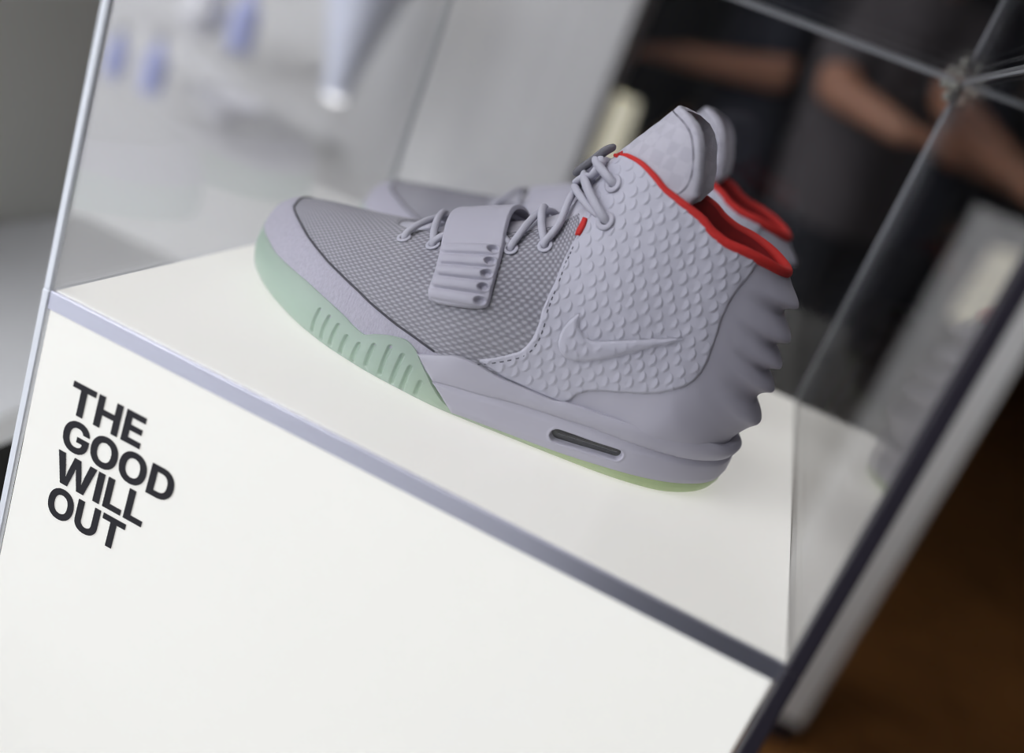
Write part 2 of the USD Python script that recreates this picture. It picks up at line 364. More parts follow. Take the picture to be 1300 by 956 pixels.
# heel spikes: the back's silhouette, (z, x)
SIL = np.array([(132,311),(125,314.4),(120,318.5),(116,323),(113,325.6),(112,325.9),(111,324.5),(109.5,321.5),(107.5,319.9),(105.5,319.8),(103,322.5),(99,326.8),(95.5,329.6),(94,330),(93,328.6),(91.5,325.6),(89.8,324),(88,324.2),(85.5,327.5),(82,330.6),(80.3,331.9),(79.3,331.8),(78.3,330),(76.8,327),(75,325.9),(73.5,326.4),(71.3,330),(68.5,332.8),(66.8,333.8),(65.8,333.4),(64.5,331),(62,328.3),(59.5,327.4),(57,327.8),(54,330.5),(51,333.4),(48.5,334.8),(47,334.4),(44,331.8),(40,329),(33,325.5),(26,324.5)][::-1], float)
_sil = PCH(SIL[:, 0], SIL[:, 1])
def spikes(s, q, B):
    qq = np.abs(np.where(q > 1, 2 - q, q))
    zk = _kz(np.clip(s, 0, 1.0)); d = np.clip(_sil(np.clip(zk, 26, 132)) - _kx(np.clip(s, 0, 1)), -1, 12) * sstep(s, 11.3 / 17, 12.2 / 17)
    wob = sstep(qq, .04, .31) ** .9
    d = d * (1 - wob)
    return np.stack([d, 0 * d, -.10 * d], -1)

# sole outline, from the toe round the outer side to the heel and back along the inner side
def sole_outline(n=1400):
    k = 260
    th = np.linspace(0, np.pi, k); xs = 23 + 307 * (1 - np.cos(th)) / 2
    P = np.vstack([np.c_[xs, _lat(xs)], np.c_[xs, _med(xs)][::-1][1:-1]])
    P = resample(P, .2)
    kern = np.hanning(61); kern /= kern.sum()
    for c in (0, 1):
        P[:, c] = np.convolve(np.r_[P[-60:, c], P[:, c], P[:60, c]], kern, 'same')[60:-60]
    P = resample(P, 1e9 if False else np.linalg.norm(np.diff(np.vstack([P, P[:1]]), axis=0), axis=1).sum() / n)
    T = np.roll(P, -1, 0) - np.roll(P, 1, 0); T /= np.linalg.norm(T, axis=1, keepdims=True)
    N = np.c_[T[:, 1], -T[:, 0]]
    if ((P - P.mean(0)) * N).sum() < 0: N = -N
    return P, N
_zb = PCH([23, 30, 41, 55, 75, 95, 112, 300, 315, 325, 331], [9.5, 6.5, 4.2, 2.4, 1.0, .25, 0, 0, 1.0, 3.2, 6.5])
_zg = PCH([185, 190, 199, 219, 246, 271, 296, 310, 322, 331], [.4, 1.5, 2.0, 2.4, 3.2, 4.8, 6.2, 7.2, 8.4, 10])
_zt = PCH([163, 173, 183.5, 189, 207, 235, 242, 260, 285, 303, 317, 325, 331], [23.5, 27.5, 31.5, 31.8, 29.5, 29, 30.5, 31.5, 33, 34.5, 33.5, 32, 32])
_zc = PCH([163, 175, 185, 198, 211, 238, 264, 290, 309, 331], [9, 13.5, 15.5, 17, 19, 21.5, 23, 22.5, 22.5, 24])
_zgt = PCH([23, 27, 33, 41, 54, 81, 100, 116, 123, 130, 136, 146, 154, 161, 166, 190, 215, 331], [31, 30.5, 29, 27.5, 25.5, 25.5, 24, 21.5, 19.5, 18.5, 21.5, 25.5, 27, 24.5, 19.5, 3.5, 4.2, 12])
GROOVE = [(99.5,16.6,98.1,3.8),(107,16.4,105.6,3.2),(114.2,15.3,112.3,3.1),(121.6,12.6,120.1,2.3),(129.9,12.4,128.5,2.1),(138.4,16.1,137.3,4.3),(147.3,19.7,146.6,3.9),(155.4,18.8,154.1,2.2),(161.6,14.9,160.5,1.5),(169.4,9.8,168.8,3.4)]
def seg_dist(x, z, g):
    ax, az, bx_, bz = g; dx, dz = bx_ - ax, bz - az
    t = np.clip(((x - ax) * dx + (z - az) * dz) / (dx * dx + dz * dz), 0, 1)
    return np.hypot(x - ax - t * dx, z - az - t * dz)

def outsole_mesh(n, rows):
    P, N = sole_outline(n)
    x = P[:, 0]; zb, zt = _zb(np.clip(x, 23, 331)), _zgt(np.clip(x, 23, 331))
    yc = _yc(np.clip(x, 23, 330))
    R = []
    def ring(e, z): R.append(np.c_[P + N * np.broadcast_to(e, (len(P),))[:, None], z])
    # underside, from the middle outwards
    for f in (.02, .35, .7): R.append(np.c_[x * 1 + (176 - x) * (1 - f) * 0, yc + (P[:, 1] - yc) * f, zb + .0])
    ring(-2.6, zb); ring(-1.6, zb + .12)
    wav = np.clip(sstep(x, 92, 100) * (1 - sstep(x, 172, 180)), 0, 1)
    for k in range(rows + 1):
        v = k / rows
        z = zb + .5 + (zt - zb - .5) * v
        cup = 1 - sstep(x, 158, 176)
        e = -1.0 + (1.3 + .9 * cup) * np.sqrt(np.clip(v * 2.6, 0, 1)) - cup * 1.3 * sstep(v, .45, 1.0)
        g = np.zeros(len(x))
        for s_ in GROOVE:
            g = np.maximum(g, 1 - sstep(seg_dist(x, z, s_), .7, 1.5))
        gaps = np.min([np.abs(x - s_[2]) for s_ in GROOVE], 0)
        e = e - 1.45 * g - .55 * wav * (1 - sstep(gaps, .8, 2.6)) * (1 - sstep(v, .0, .22))
        ring(e, z)
    ring(-2.0, zt + .25); ring(-5, zt - .6); ring(-9, zt - 3)
    return gridmesh(np.array(R).transpose(1, 0, 2), close=True)

WIN = (243.8, 12.2, 274.5, 14.2)
def window_hole(x, z):
    t = np.clip((x - WIN[0]) / (WIN[2] - WIN[0]), 0, 1)
    return seg_dist(x, z, WIN) - (3.5 - .7 * t)
def midsole_mesh(n, rows):
    P, N = sole_outline(n)
    k0 = np.argmax(P[:, 0]); P, N = np.roll(P, len(P) // 2 - k0, 0), np.roll(N, len(P) // 2 - k0, 0)
    keep = P[:, 0] > 161.6
    P, N = P[keep], N[keep]; x = P[:, 0]; xc = np.clip(x, 163, 331)
    lo = np.maximum(_zg(np.clip(x, 185, 331)), 23.5 - (x - 163) * (22.0 / 27))
    hi = np.maximum(_zt(xc), lo + .05); zc = np.clip(_zc(xc), lo, hi)
    front = sstep((hi - lo), 0, 5)
    heel = sstep(x, 285, 325)
    R = []
    def ring(e, z): R.append(np.c_[P + N * np.broadcast_to(e, (len(P),))[:, None], z])
    ring(-6, lo + .3); ring(-.6, lo)
    for k in range(rows + 1):
        v = k / rows; z = lo + (hi - lo) * v
        low, up = np.clip((z - lo) / np.maximum(zc - lo, .2), 0, 1), np.clip((z - zc) / np.maximum(hi - zc, .2), 0, 1)
        e = np.where(z < zc, .15 + 1.15 * np.sqrt(np.clip(low * 5, 0, 1)) + .25 * np.sin(np.pi * low) - 1.4 * sstep(low, .74, 1) * front,
                     .0 + (2.5 + 1.3 * heel) * np.sin(np.pi * np.clip(up * .86 + .07, 0, 1)) ** .6 - .5)
        e = e - (1 - front) * .9
        h = window_hole(x, z)
        e = e - 5.2 * (1 - sstep(h, -.45, .25)) + .35 * np.exp(-((h - .9) / .6) ** 2)
        ring(e, z)
    ring(-1.4, hi - .1); ring(-4, hi - .6); ring(-8, hi - 2.5)
    return gridmesh(np.array(R).transpose(1, 0, 2))
def capsule_mesh(side, n=60):
    """The clear air unit behind the window: a long low dome."""
    a = np.linspace(0, 2 * np.pi, n, endpoint=False); R = []
    for f, o in ((1.0, -4.4), (.97, -3.2), (.85, -2.6), (.5, -2.25), (.04, -2.1)):
        xs = np.where(np.cos(a) < 0, WIN[0], WIN[2]) + np.cos(a) * 3.6 * f
        zs = np.where(np.cos(a) < 0, WIN[1], WIN[3]) + np.sin(a) * 3.4 * f
        y = np.where(side > 0, _med(xs), _lat(xs)) + side * o
        R.append(np.c_[xs, y, zs])
    return gridmesh(np.array(R).transpose(1, 0, 2), close=True)

# straps and laces
_sl = PCH([.45, .509, .528, .622, .754, .809, .868, 1.0], [.4600, .4578, .4541, .4518, .4429, .4387, .4345, .430])
_sr = PCH([.45, .5247, .5405, .62, .664, .714, .763, .8166, .87, 1.0], [.5105, .5125, .5159, .515, .5144, .5135, .5118, .509, .507, .503])
def strap_poly():
    q1 = np.linspace(.545, 1.0, 30)
    L = [(float(_sl(q)), q) for q in q1]; Rr = [(float(_sr(q)), q) for q in q1]
    half = [(.4585, .511), (.469, .505), (.4943, .514), (.5085, .522), (.5145, .531)] + Rr
    outer = L[::-1] + half          # from the top down the toe edge, round the end, up the heel edge
    return outer + [(a, 2 - b) for a, b in outer[::-1]][1:-1]
def strap_base(s, q):
    qq = np.where(q > 1, 2 - q, q)
    return 1.7 + 5.3 * sstep(qq, .70, .96)
def strap_ridges(s, q, B):
    qq = np.where(q > 1, 2 - q, q)
    l, r = _sl(np.clip(qq, .45, 1)), _sr(np.clip(qq, .45, 1))
    a = (s - l) / (r - l)
    out = np.zeros(len(s)); W = 19.0
    for k in range(5):
        c = .543 + .0475 * k
        dq = (qq - c - .012 * (a - .5)) * SB; da = np.maximum(np.maximum(.15 - a, a - .84), 0) * W
        rr = np.hypot(dq, da) / 2.25
        out = np.maximum(out, 1.9 * np.sqrt(np.clip(1 - rr ** 2, 0, 1)))
    return out
def strap_pits(s, q, B):
    qq = np.where(q > 1, 2 - q, q)
    l, r = _sl(np.clip(qq, .45, 1)), _sr(np.clip(qq, .45, 1)); a = (s - l) / (r - l)
    out = np.zeros(len(s))
    for k in range(5):
        c = .543 + .0475 * k
        d = np.hypot((qq - c - .012 * .36) * SB, (a - .865) * 19.0)
        out = np.maximum(out, 1 - sstep(d, 1.0, 1.75))
    return out
def strap_relief(s, q, B):
    p = strap_pits(s, q, B)
    return strap_ridges(s, q, B) * (1 - p) - 1.5 * p

def body_path(pts, n):
    """A smooth path given by (s, p, height) knots on the last."""
    K = spline(np.asarray(pts, float) * (SA, SB, 1), n) / (SA, SB, 1)
    return off(K[:, 0], K[:, 1], K[:, 2])
def ring_on(s, q, R, r, h=.6, n=40):
    """An eyelet ring lying on the last."""
    c, N = off(np.array([s]), np.array([q]), np.array([h]))[0], bnormal(np.array([s]), np.array([q]))[0]
    t = trimesh.creation.torus(R, r, major_sections=n, minor_sections=10); t.apply_scale((1, 1, .7))
    t.apply_transform(trimesh.geometry.align_vectors((0, 0, 1), N)); t.apply_translation(c); return t

def make_sneaker(name, label, base, mirror, fine, turn=0):
    """base: the thing's origin in the display's millimetres; mirror makes the other foot; fine: mesh step factor."""
    t = thing(name, label, 'sneaker', (base[0] / 1000, base[1] / 1000, TOP + .0003 + base[2] / 1000), turn, group='pair of high-top sneakers on the lit stand')
    def put(part, V, F=None, mt='rubber', parent=t, smooth=35, **kw):
        if F is None: V, F = np.array(V.vertices), np.array(V.faces)
        V = np.asarray(V, float) - (176, 135, 0)
        F = np.asarray(F)
        if mirror: V = V * (1, -1, 1); F = F[:, ::-1]
        return obj(part, trimesh.Trimesh(V / 1000, F, process=False), mt, parent, smooth, **kw)
    # --- sole
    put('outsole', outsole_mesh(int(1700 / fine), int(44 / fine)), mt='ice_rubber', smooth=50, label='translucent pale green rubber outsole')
    ms = midsole_mesh(int(1900 / fine), int(70 / fine))
    mid = put('midsole', ms, mt='lilac_rubber', smooth=50)
    for sd in (-1, 1):
        put('air_window', capsule_mesh(sd), mt='smoke_plastic', parent=mid, label='dark clear window in the midsole')
    # --- lining and upper
    lin = put('collar_lining', gridmesh(np.stack([off(np.full(81, 0.0) + .60 + (collar_s(np.linspace(0, 2, 81)) - .60) * k, np.linspace(0, 2, 81), np.full(81, -3.4)) for k in np.linspace(0, 1, 30)])), mt='red_lining', label='red cloth lining inside the collar')
    S, Q = np.meshgrid(np.linspace(.01, 1, 90), np.linspace(0, 2, 121), indexing='ij')
    Sx = S * np.minimum(collar_s(Q), 1.03)
    Sx = np.where(np.abs(Q - 1) < .16, np.minimum(Sx, .62), Sx)
    put('upper_shell', gridmesh(off(Sx, Q, np.full(Q.shape, -.5))), mt='lilac_leather', smooth=True)
    # woven vamp with the throat cut out
    pl = [(a, b) for a, b in PIPE]; pl[0] = (.152, .97)
    lateral = [(.30, .30), (.36, .30), (.42, .27), (.52, .25), (.57, .42), (.60, .60), (.655, .77), (.665, .85)]
    throat = [(.60, .865), (.52, .87), (.44, .875), (.385, .885), (.362, .92), (.355, 1.0)]
    front = [(.30, .47), (.24, .58), (.185, .69), (.155, .80), (.14, .92), (.137, 1.0)]
    half = [front[-1]] + front[-2::-1] + lateral[1:] + throat
    vp = half + [(a, 2 - b) for a, b in half[::-1]][1:-1]
    V, F, sq, ns = panel(vp, .9, 1.8, .52 * fine, disp=lambda s, q, B: .30 * weave(s, q, B), skirt=1.0)
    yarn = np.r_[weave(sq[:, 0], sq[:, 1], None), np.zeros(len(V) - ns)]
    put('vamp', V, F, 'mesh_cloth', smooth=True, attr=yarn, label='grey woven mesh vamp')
    # suede mudguard round the toe
    low = [(.012, .30), (.03, .16), (.08, .08), (.2, .06), (.35, .08), (.47, .12), (.53, .18)]
    mg = low + [(.535, .27), (.50, .285)] + pl[::-1]
    mg = mg + [(a, 2 - b) for a, b in mg[::-1]]
    V, F, _, _ = panel(mg, 1.7, 1.5, 1.0 * fine, soft=0, disp=lambda s, q, B: .05 * (meshkit.noise(B * .9) - .5))
    mud = put('mudguard', V, F, 'suede', smooth=True, label='lilac suede band wrapped round the toe')
    pipe = np.array(pl[::-1] + [(.148, 1.0)] + [(a, 2 - b) for a, b in pl])
    put('seam', tube(off(*resample(pipe * (SA, SB), 1.5, False).T / np.array([[SA], [SB]]), np.full(len(resample(pipe * (SA, SB), 1.5, False)), 1.25)), .62, 8), mt='dark_thread', parent=mud, label='dark seam between suede and mesh')
    # moulded heel counter with spikes
    pb = [(a, b) for a, b in OUT['panelback']]
    cq = np.linspace(.30, .005, 8)
    hc = [(float(collar_s(q)) - .004, q) for q in cq][::-1] + [(a + (.0), b + .035) for a, b in pb[::-1][1:] if a > .60] + [(.585, .31), (.555, .27), (.56, .17), (.60, .09), (.63, .03), (.635, .005)]
    hc = hc + [(a, -b) for a, b in hc[::-1]]
    V, F, _, _ = panel(hc, .9, 1.2, .8 * fine, disp=spikes, soft=0)
    put('heel_counter', V, F, 'lilac_rubber', smooth=True, label='moulded lilac heel counter with a column of spikes')
    # snakeskin quarters
    pf = [(a, b) for a, b in OUT['panelfront']]
    qs = np.linspace(.88, .29, 26)
    snake = pf + [(float(collar_s(q)) - .003, q) for q in qs] + pb[::-1][:-1]
    inn = lambda fn: (lambda s, q, B: fn(s, q, B))
    for side in (0, 1):
        pp = snake if side == 0 else inner_side(snake)
        r = (.40 if side == 0 and not mirror else .8) * (fine if side == 0 else 1)
        V, F, _, _ = panel(pp, 1.9, 1.1, r, disp=scales)
        qr = put('quarter', V, F, 'lilac_leather', smooth=True, label='lilac leather quarter embossed like snakeskin')
        sw = OUT['swoosh'] if side == 0 else inner_side(OUT['swoosh'])
        V, F, _, _ = panel(sw, 2.0, 3.2, .45 * fine, base=lambda s, q: np.full(len(s), 1.75), disp=lambda s, q, B: 1.15 * scales(s, q, B), skirt=.6, soft=.3)
        put('check_emblem', V, F, 'lilac_leather', parent=qr, smooth=True)
        # stitches along the front edge
        st = resample(np.array(pf[:12]) * (SA, SB), 2.3, False) / (SA, SB); dirs = np.gradient(st * (SA, SB), axis=0); dirs /= np.linalg.norm(dirs, axis=1, keepdims=True)
        inw = np.c_[dirs[:, 1], -dirs[:, 0]] * 2.0
        ms_ = []
        for k in range(len(st)):
            a, b = (st[k] * (SA, SB) + inw[k] - dirs[k] * .65), (st[k] * (SA, SB) + inw[k] + dirs[k] * .65)
            w = np.array([a, b]) / (SA, SB)
            if side: w[:, 1] = 2 - w[:, 1]
            ms_.append(tube(off(w[:, 0], w[:, 1], np.array([1.95, 1.95])), .30, 5))
        put('stitching', cat_(ms_), mt='dark_thread', parent=qr, smooth=False, label='dark stitches along the quarter\'s front edge', kind='stuff')
        for (es, eq) in ((.761, .75), (.8843, .80)):
            e = ring_on(es, eq if side == 0 else 2 - eq, 3.5, 1.5, 2.5)
            put('eyelet', e, mt='lilac_rubber', parent=qr)
            c, N = off(np.array([es]), np.array([eq if side == 0 else 2 - eq]), np.array([2.75]))[0], bnormal(np.array([es]), np.array([eq if side == 0 else 2 - eq]))[0]
            hole = trimesh.creation.cylinder(2.3, .3, sections=24); hole.apply_transform(trimesh.geometry.align_vectors((0, 0, 1), N)); hole.apply_translation(c)
            put('eyelet_hole', hole, mt='dark_thread', parent=qr)
        for (es, eq) in ((.39, .792), (.4308, .766), (.5188, .761), (.5673, .764)):
            put('eyelet', ring_on(es, eq if side == 0 else 2 - eq, 3.1, 1.0, 1.6), mt='lilac_leather')
        rt = OUT['redtab'] if side == 0 else inner_side(OUT['redtab'])
        V, F, _, _ = panel(rt, 1.0, .5, .5 * fine, base=lambda s, q: np.full(len(s), 2.3), soft=0, skirt=2.0)
        put('pull_tab', V, F, 'red_piping', label='small red tab at the throat')
    # tongue: lower part under the laces, then the tall padded top
    tl = [(.385, .95), (.46, .80), (.56, .78), (.64, .77), (.72, .76), (.82, .72), (.92, .64), (1.0, .53), (1.05, .508), (1.10, .53), (1.16, .585), (1.19, .637), (1.212, .70), (1.228, .80), (1.232, .90)]
    tl = tl + [(a, 2 - b) for a, b in tl[::-1]]
    V, F, _, _ = panel(tl, 4.2, 3.5, 1.1 * fine, base=lambda s, q: np.full(len(s), -5.4) + 1.5 * sstep(s, 1.0, .9), disp=lambda s, q, B: .20 * np.abs(np.cos(np.pi * B[:, 2] / 8)) ** .5 + .20 * np.abs(np.cos(np.pi * q * 110 / 8)) ** .5, solid=True, soft=2)
    tg = put('tongue', V, F, 'tongue_cloth', smooth=60)
    ts = np.array([(1.0, .60), (1.06, .565), (1.11, .585), (1.155, .635), (1.183, .70), (1.196, .80), (1.199, .90), (1.2, 1.0)])
    ts = np.vstack([ts, [(a, 2 - b) for a, b in ts[::-1][1:]]])
    tp = spline(ts * (SA, SB), 160) / (SA, SB)
    put('tongue_seam', tube(off(tp[:, 0], tp[:, 1], np.full(160, -1.15)), .42, 7), mt='dark_thread', parent=tg)
    # red collar piping
    q = np.linspace(-.93, .93, 260); cs = collar_s(q)
    rad = (1.7 + 1.1 * (1 - sstep(np.abs(q), .25, .75))) * (.55 + .45 * sstep(.93 - np.abs(q), 0, .12))
    put('collar_piping', tube(off(cs, q, np.full(260, .2)), rad, 14, up=(0, 0, 1)), mt='red_piping', label='thick red piping round the collar')
    put('collar_piping', tube(spline(np.array([[213.0, 112.0, 149.2], [214.0, 124.0, 151.4], [214.3, 136.0, 153.6], [214.3, 146.0, 155.5]]), 24), 1.05, 10), mt='red_piping')
    # strap
    V, F, sq, ns = panel(strap_poly(), 2.6, .9, .42 * fine, base=strap_base, disp=strap_relief, solid=True, soft=2.2)
    put('strap', V, F, 'lilac_rubber', smooth=50, label='smooth rubber strap with five raised ribs')
    # laces
    E = [(.39, .792), (.4308, .766), (.5188, .761), (.5673, .764), (.761, .75), (.8843, .80)]
    def lace(pts, r=1.85, n=70, flat=.72):
        put('lace', tube(body_path(pts, n), r, 12, flat), mt='lace_cloth', smooth=True)
    for a, b in ((0, 1), (1, 2), (2, 3), (3, 4)):
        for sd in (0, 1):
            w = (lambda p: p) if sd == 0 else (lambda p: 2 - p)
            (s0, q0), (s1, q1) = E[a], E[b]
            ds = s1 - s0; top = 4.2 + 2.2 * sd
            lace([(s0, w(q0), -.3), (s0 + .001, w(q0 + .012), 2.6), (s0 + .16 * ds, w(q0 + .055), 4.3), (s0 + .5 * ds, 1.0, top), (s1 - .16 * ds, w(2 - q1 - .055), 2.6), (s1 - .001, w(2 - q1 - .012), .6), (s1, w(2 - q1), -1.2)], r=2.1, flat=.9)
    for sd in (0, 1):
        w = (lambda p: p) if sd == 0 else (lambda p: 2 - p)
        for k, (es, eq) in enumerate(E[4:]):
            lace([(es, w(eq), .6), (es + .001, w(eq + .012), 3.3), (es - .004, w(eq + .05), 5.0), (es - .012 - .01 * k, w(eq + .13), 5.6), (es - .03, 1.0, 6.2)], r=3.2, flat=.72)
    def free(pts, r, flat, mt='lace_cloth', up=None):
        P = spline(np.array(pts, float), 60)
        k = np.linspace(0, 1, 60); put('lace', tube(P, r * (.55 + .45 * np.sqrt(np.clip(1 - np.abs(2 * k - 1) ** 6, 0, 1))), 14, flat, up=up), mt=mt, smooth=True)
    # the bow's knot and loops in front of the throat
    free([(193.0, 132, 130), (196, 128, 135), (201, 124, 142), (204.5, 122, 147.5), (208.5, 124, 151.5)], 3.0, .72, 'lace_shaded_cloth', up=(.7, -.6, -.4))
    free([(196, 124, 127), (199.5, 119, 131), (203, 116, 133.5), (204.5, 120, 130), (200, 124, 126.5)], 2.7, .75)
    free([(203, 117, 133), (206, 113, 138), (206.5, 116, 143), (203, 124, 141), (199, 128, 134)], 2.6, .75)
    free([(205, 150, 132), (201, 144, 128), (197, 135, 126), (199, 126, 129), (203, 119, 134)], 2.6, .75)
    return t

# ---------------------------------------------------------------- the room
def P_(*a): return obj(*a)
def struct(name, mesh, m_, **kw):
    return tag(obj(name, mesh, m_, None, smooth=30, **kw), kind='structure')
WX0, WX1, WY0, WY1, HT = -3.0, 4.2, -3.2, 7.6, 3.0
struct('floor', bx(WX0, .25, WY0, WY1, -.06, 0), 'pale_floor')
struct('subfloor', bx(.25, WX1, -.3, WY1, -.12, -.03), 'dark_gap')
struct('floor_carpet', bx(.25, WX1, WY0, -.3, -.06, -.002), 'added_carpet')  # unseen, added so the metal rim reflects something dark and cool
fw = tag(UsdGeom.Xform.Define(stage, '/World/floor_wood').GetPrim(), kind='structure')
k = 0
for i in range(28):
    x0 = .25 + .14 * i
    y = -.3 - (i * .57) % 1.3
    while y < WY1:
        L = 1.3
        a, b = max(y, -.3), min(y + L, WY1)
        if b - a > .01: obj('plank', bx(x0 + .002, x0 + .138, a + .002, b - .002, -.06, -.0005 - .0015 * ((k * 7) % 3), .003), 'wood_floor', fw, smooth=False)
        y += L; k += 1
struct('wall_back', bx(WX0, WX1, WY1, WY1 + .1, -.12, HT), 'dark_wall')
struct('wall_right', bx(WX1, WX1 + .1, WY0, WY1, -.12, HT), 'dark_wall')
struct('wall_left', bx(WX0 - .1, WX0, WY0, WY1, -.12, HT), 'grey_wall')
struct('ceiling', bx(WX0, WX1, WY0, WY1, HT, HT + .1), 'ceiling_paint')
struct('wall_partition', bx(-2.6, -.125, 1.70, 1.85, 0, HT), 'white_paint')
struct('wall_side', bx(-.50, -.435, .05, .53, 0, HT), 'grey_wall')
struct('wall_front', bx(-.95, WX1, WY0 - .1, WY0, 0, HT), 'dark_wall')
struct('wall_front_low', bx(WX0, -.95, WY0 - .1, WY0, 0, 1.55), 'grey_wall')
for i, (x, y) in enumerate(((-1.5, .4), (-1.5, -1.6), (-.5, -2.2), (-.6, -.6))):
    t = thing('ceiling_light', ['flush white ceiling light panel above the far left of the room', 'flush white ceiling light panel at the front left', 'flush white ceiling light panel behind the camera', 'flush white ceiling light panel nearest above the display stand'][i], 'ceiling light', (x, y, HT), group='ceiling light panels')
    fr = bx(-.62, .62, -.32, .32, -.03, -.002, .004); obj('frame', fr, 'white_paint', t)
    obj('diffuser', bx(-.58, .58, -.28, .28, -.036, -.031), 'panel_light', t)

# ---------------------------------------------------------------- the lit display stand
W = .375
ped = thing('display_stand', 'white backlit display stand with a metal rim and black lettering', 'display stand', (0, 0, 0))
zt = TOP
obj('core', bx(.006, W - .006, .006, W - .006, .0, zt - .012, .002), 'counter_white', ped)
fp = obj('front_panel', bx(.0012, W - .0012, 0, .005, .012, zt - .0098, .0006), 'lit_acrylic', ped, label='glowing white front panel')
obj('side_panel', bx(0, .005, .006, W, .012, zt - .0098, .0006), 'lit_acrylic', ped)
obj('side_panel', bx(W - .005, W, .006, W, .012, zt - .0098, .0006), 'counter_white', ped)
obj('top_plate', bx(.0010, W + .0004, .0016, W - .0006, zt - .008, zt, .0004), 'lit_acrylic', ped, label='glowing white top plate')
obj('rim', bx(.0005, W - .0005, -.0008, .0014, zt - .0096, zt - .0001, .0003), 'brushed_metal', ped, label='brushed metal strip along the top edge')
obj('plinth', bx(.004, W - .004, .004, W - .004, 0, .012), 'dark_post', ped)
def words(text, x0, x1, ztop, zbot):
    """Heavy grotesque capitals, fitted to the line's measured width and height."""
    import glob
    from PIL import Image, ImageDraw, ImageFont
    f = ImageFont.truetype(glob.glob('/opt/blender-*/*/datafiles/fonts/Inter.woff2')[0], 200); f.set_variation_by_axes([14, 760])
    im = Image.new('L', (1000, 320)); d = ImageDraw.Draw(im); x = 20
    for ch in text:
        if ch == 'I': d.rectangle((x + 10, 230 - 145, x + 43, 230), fill=255); x += 49
        else: d.text((x, 230), ch, 255, f, anchor='ls'); x += f.getlength(ch) - 5
    on = np.pad(np.asarray(im) > 127, ((0, 0), (1, 1))).astype(np.int8)
    rows, st = np.nonzero(np.diff(on, axis=1) == 1); en = np.nonzero(np.diff(on, axis=1) == -1)[1]
    g = shapely.union_all(shapely.box(st, -rows - 1, en, -rows)).buffer(1.0).buffer(-1.0).simplify(.7)
    tm = cat_([trimesh.creation.extrude_polygon(q, 1.0, engine='earcut') for q in getattr(g, 'geoms', [g])])
    v = tm.vertices; lo, hi = v.min(0), v.max(0)
    v = (v - lo) / (hi - lo) * (x1 - x0, ztop - zbot, .0003)
    return trimesh.Trimesh(np.c_[x0 + v[:, 0], -.0002 - v[:, 2], TOP + zbot + v[:, 1]], tm.faces, process=False)
obj('lettering', cat_([words('THE', .0234, .0669, -.0388, -.0563), words('GOOD', .0236, .0904, -.0590, -.0768), words('WILL', .0234, .0784, -.0790, -.0968), words('OUT', .0235, .0702, -.0995, -.1177)]), 'black_print', fp, smooth=False, label='black letters reading THE GOOD WILL OUT')

# ---------------------------------------------------------------- the acrylic cover over it
H = .2576
cov = thing('acrylic_cover', 'clear acrylic box cover standing over the pair of sneakers', 'display case', (0, 0, TOP))
e = .0035
zb = -.0006
obj('pane', bx(-.0002, W + .0002, -.0010, .0014, -.0, H), 'acrylic_pane', cov, smooth=False, label='clear front pane')
obj('pane', bx(-.0036, -.0006, .0018, W + .0004, -.0, H), 'acrylic_pane', cov, smooth=False, label='clear left pane')
obj('pane', bx(W + .0006, W + .0036, .0018, W + .0004, -.0, H), 'acrylic_pane', cov, smooth=False, label='clear right pane')
obj('pane', bx(-.0002, W + .0002, W + .0008, W + .0038, -.0, H), 'acrylic_pane', cov, smooth=False, label='clear back pane')
obj('pane', bx(-.0036, W + .0036, -.0012, W + .0038, H + .0004, H + .0034), 'acrylic_pane', cov, smooth=False, label='clear top pane')
def edge(x0, x1, y0, y1, z0, z1, m_='edge_acrylic_lit', **kw): obj('edge', bx(x0, x1, y0, y1, z0, z1, .0006), m_, cov, **kw)
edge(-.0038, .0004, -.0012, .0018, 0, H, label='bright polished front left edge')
obj('corner_strip', bx(-.0042, .0002, -.0012, .0020, .01, TOP - .0002, .0006), 'edge_acrylic_lit', ped, label='strip down the front left corner, window light put into its pale colour')
obj('corner_post', bx(W - .0002, W + .0068, -.0052, .0016, .01, TOP - .0002, .0006), 'dark_post', ped, label='dark post down the front right corner')
edge(-.0036, .0000, W - .0006, W + .0030, 0, H, 'edge_acrylic_dim')
edge(W - .0004, W + .0036, W - .0006, W + .0032, 0, H, 'edge_acrylic_dim')
edge(W - .0004, W + .0068, -.0052, .0016, 0, H, 'dark_post', label='dark corner post at the front right')
edge(.001, W - .002, W + .0002, W + .0026, H - .0022, H + .0002, 'edge_acrylic_dim')
edge(W + .0002, W + .0026, .002, W - .002, H - .0022, H + .0002, 'edge_acrylic_dim')
edge(-.0030, -.0004, .002, W - .002, H - .0022, H + .0002, 'edge_acrylic_dim')
cn = []
for dx, dy, dz in ((0, 0, 0), (-.0052, .0006, .0012), (.0004, -.0056, .0012), (0, 0, -.0062)):
    s1 = trimesh.creation.icosphere(3, .0034); s1.apply_translation((W - .0036 + dx, W - .0040 + dy, H - .0055 + dz)); cn.append(s1)
obj('corner_joint', cat_(cn), 'joint_resin', cov, smooth=True, label='cluster of small round joints at the back right corner')

# ---------------------------------------------------------------- the pair of sneakers
make_sneaker('sneaker', 'lilac grey high-top sneaker nearest the front, snakeskin side and ribbed strap in full view', (176, 135, 0), False, 1.0)
make_sneaker('sneaker', 'lilac grey high-top sneaker standing behind the other one, mostly hidden, red collar showing', (174, 281, 0), True, 2.0, -2.0)

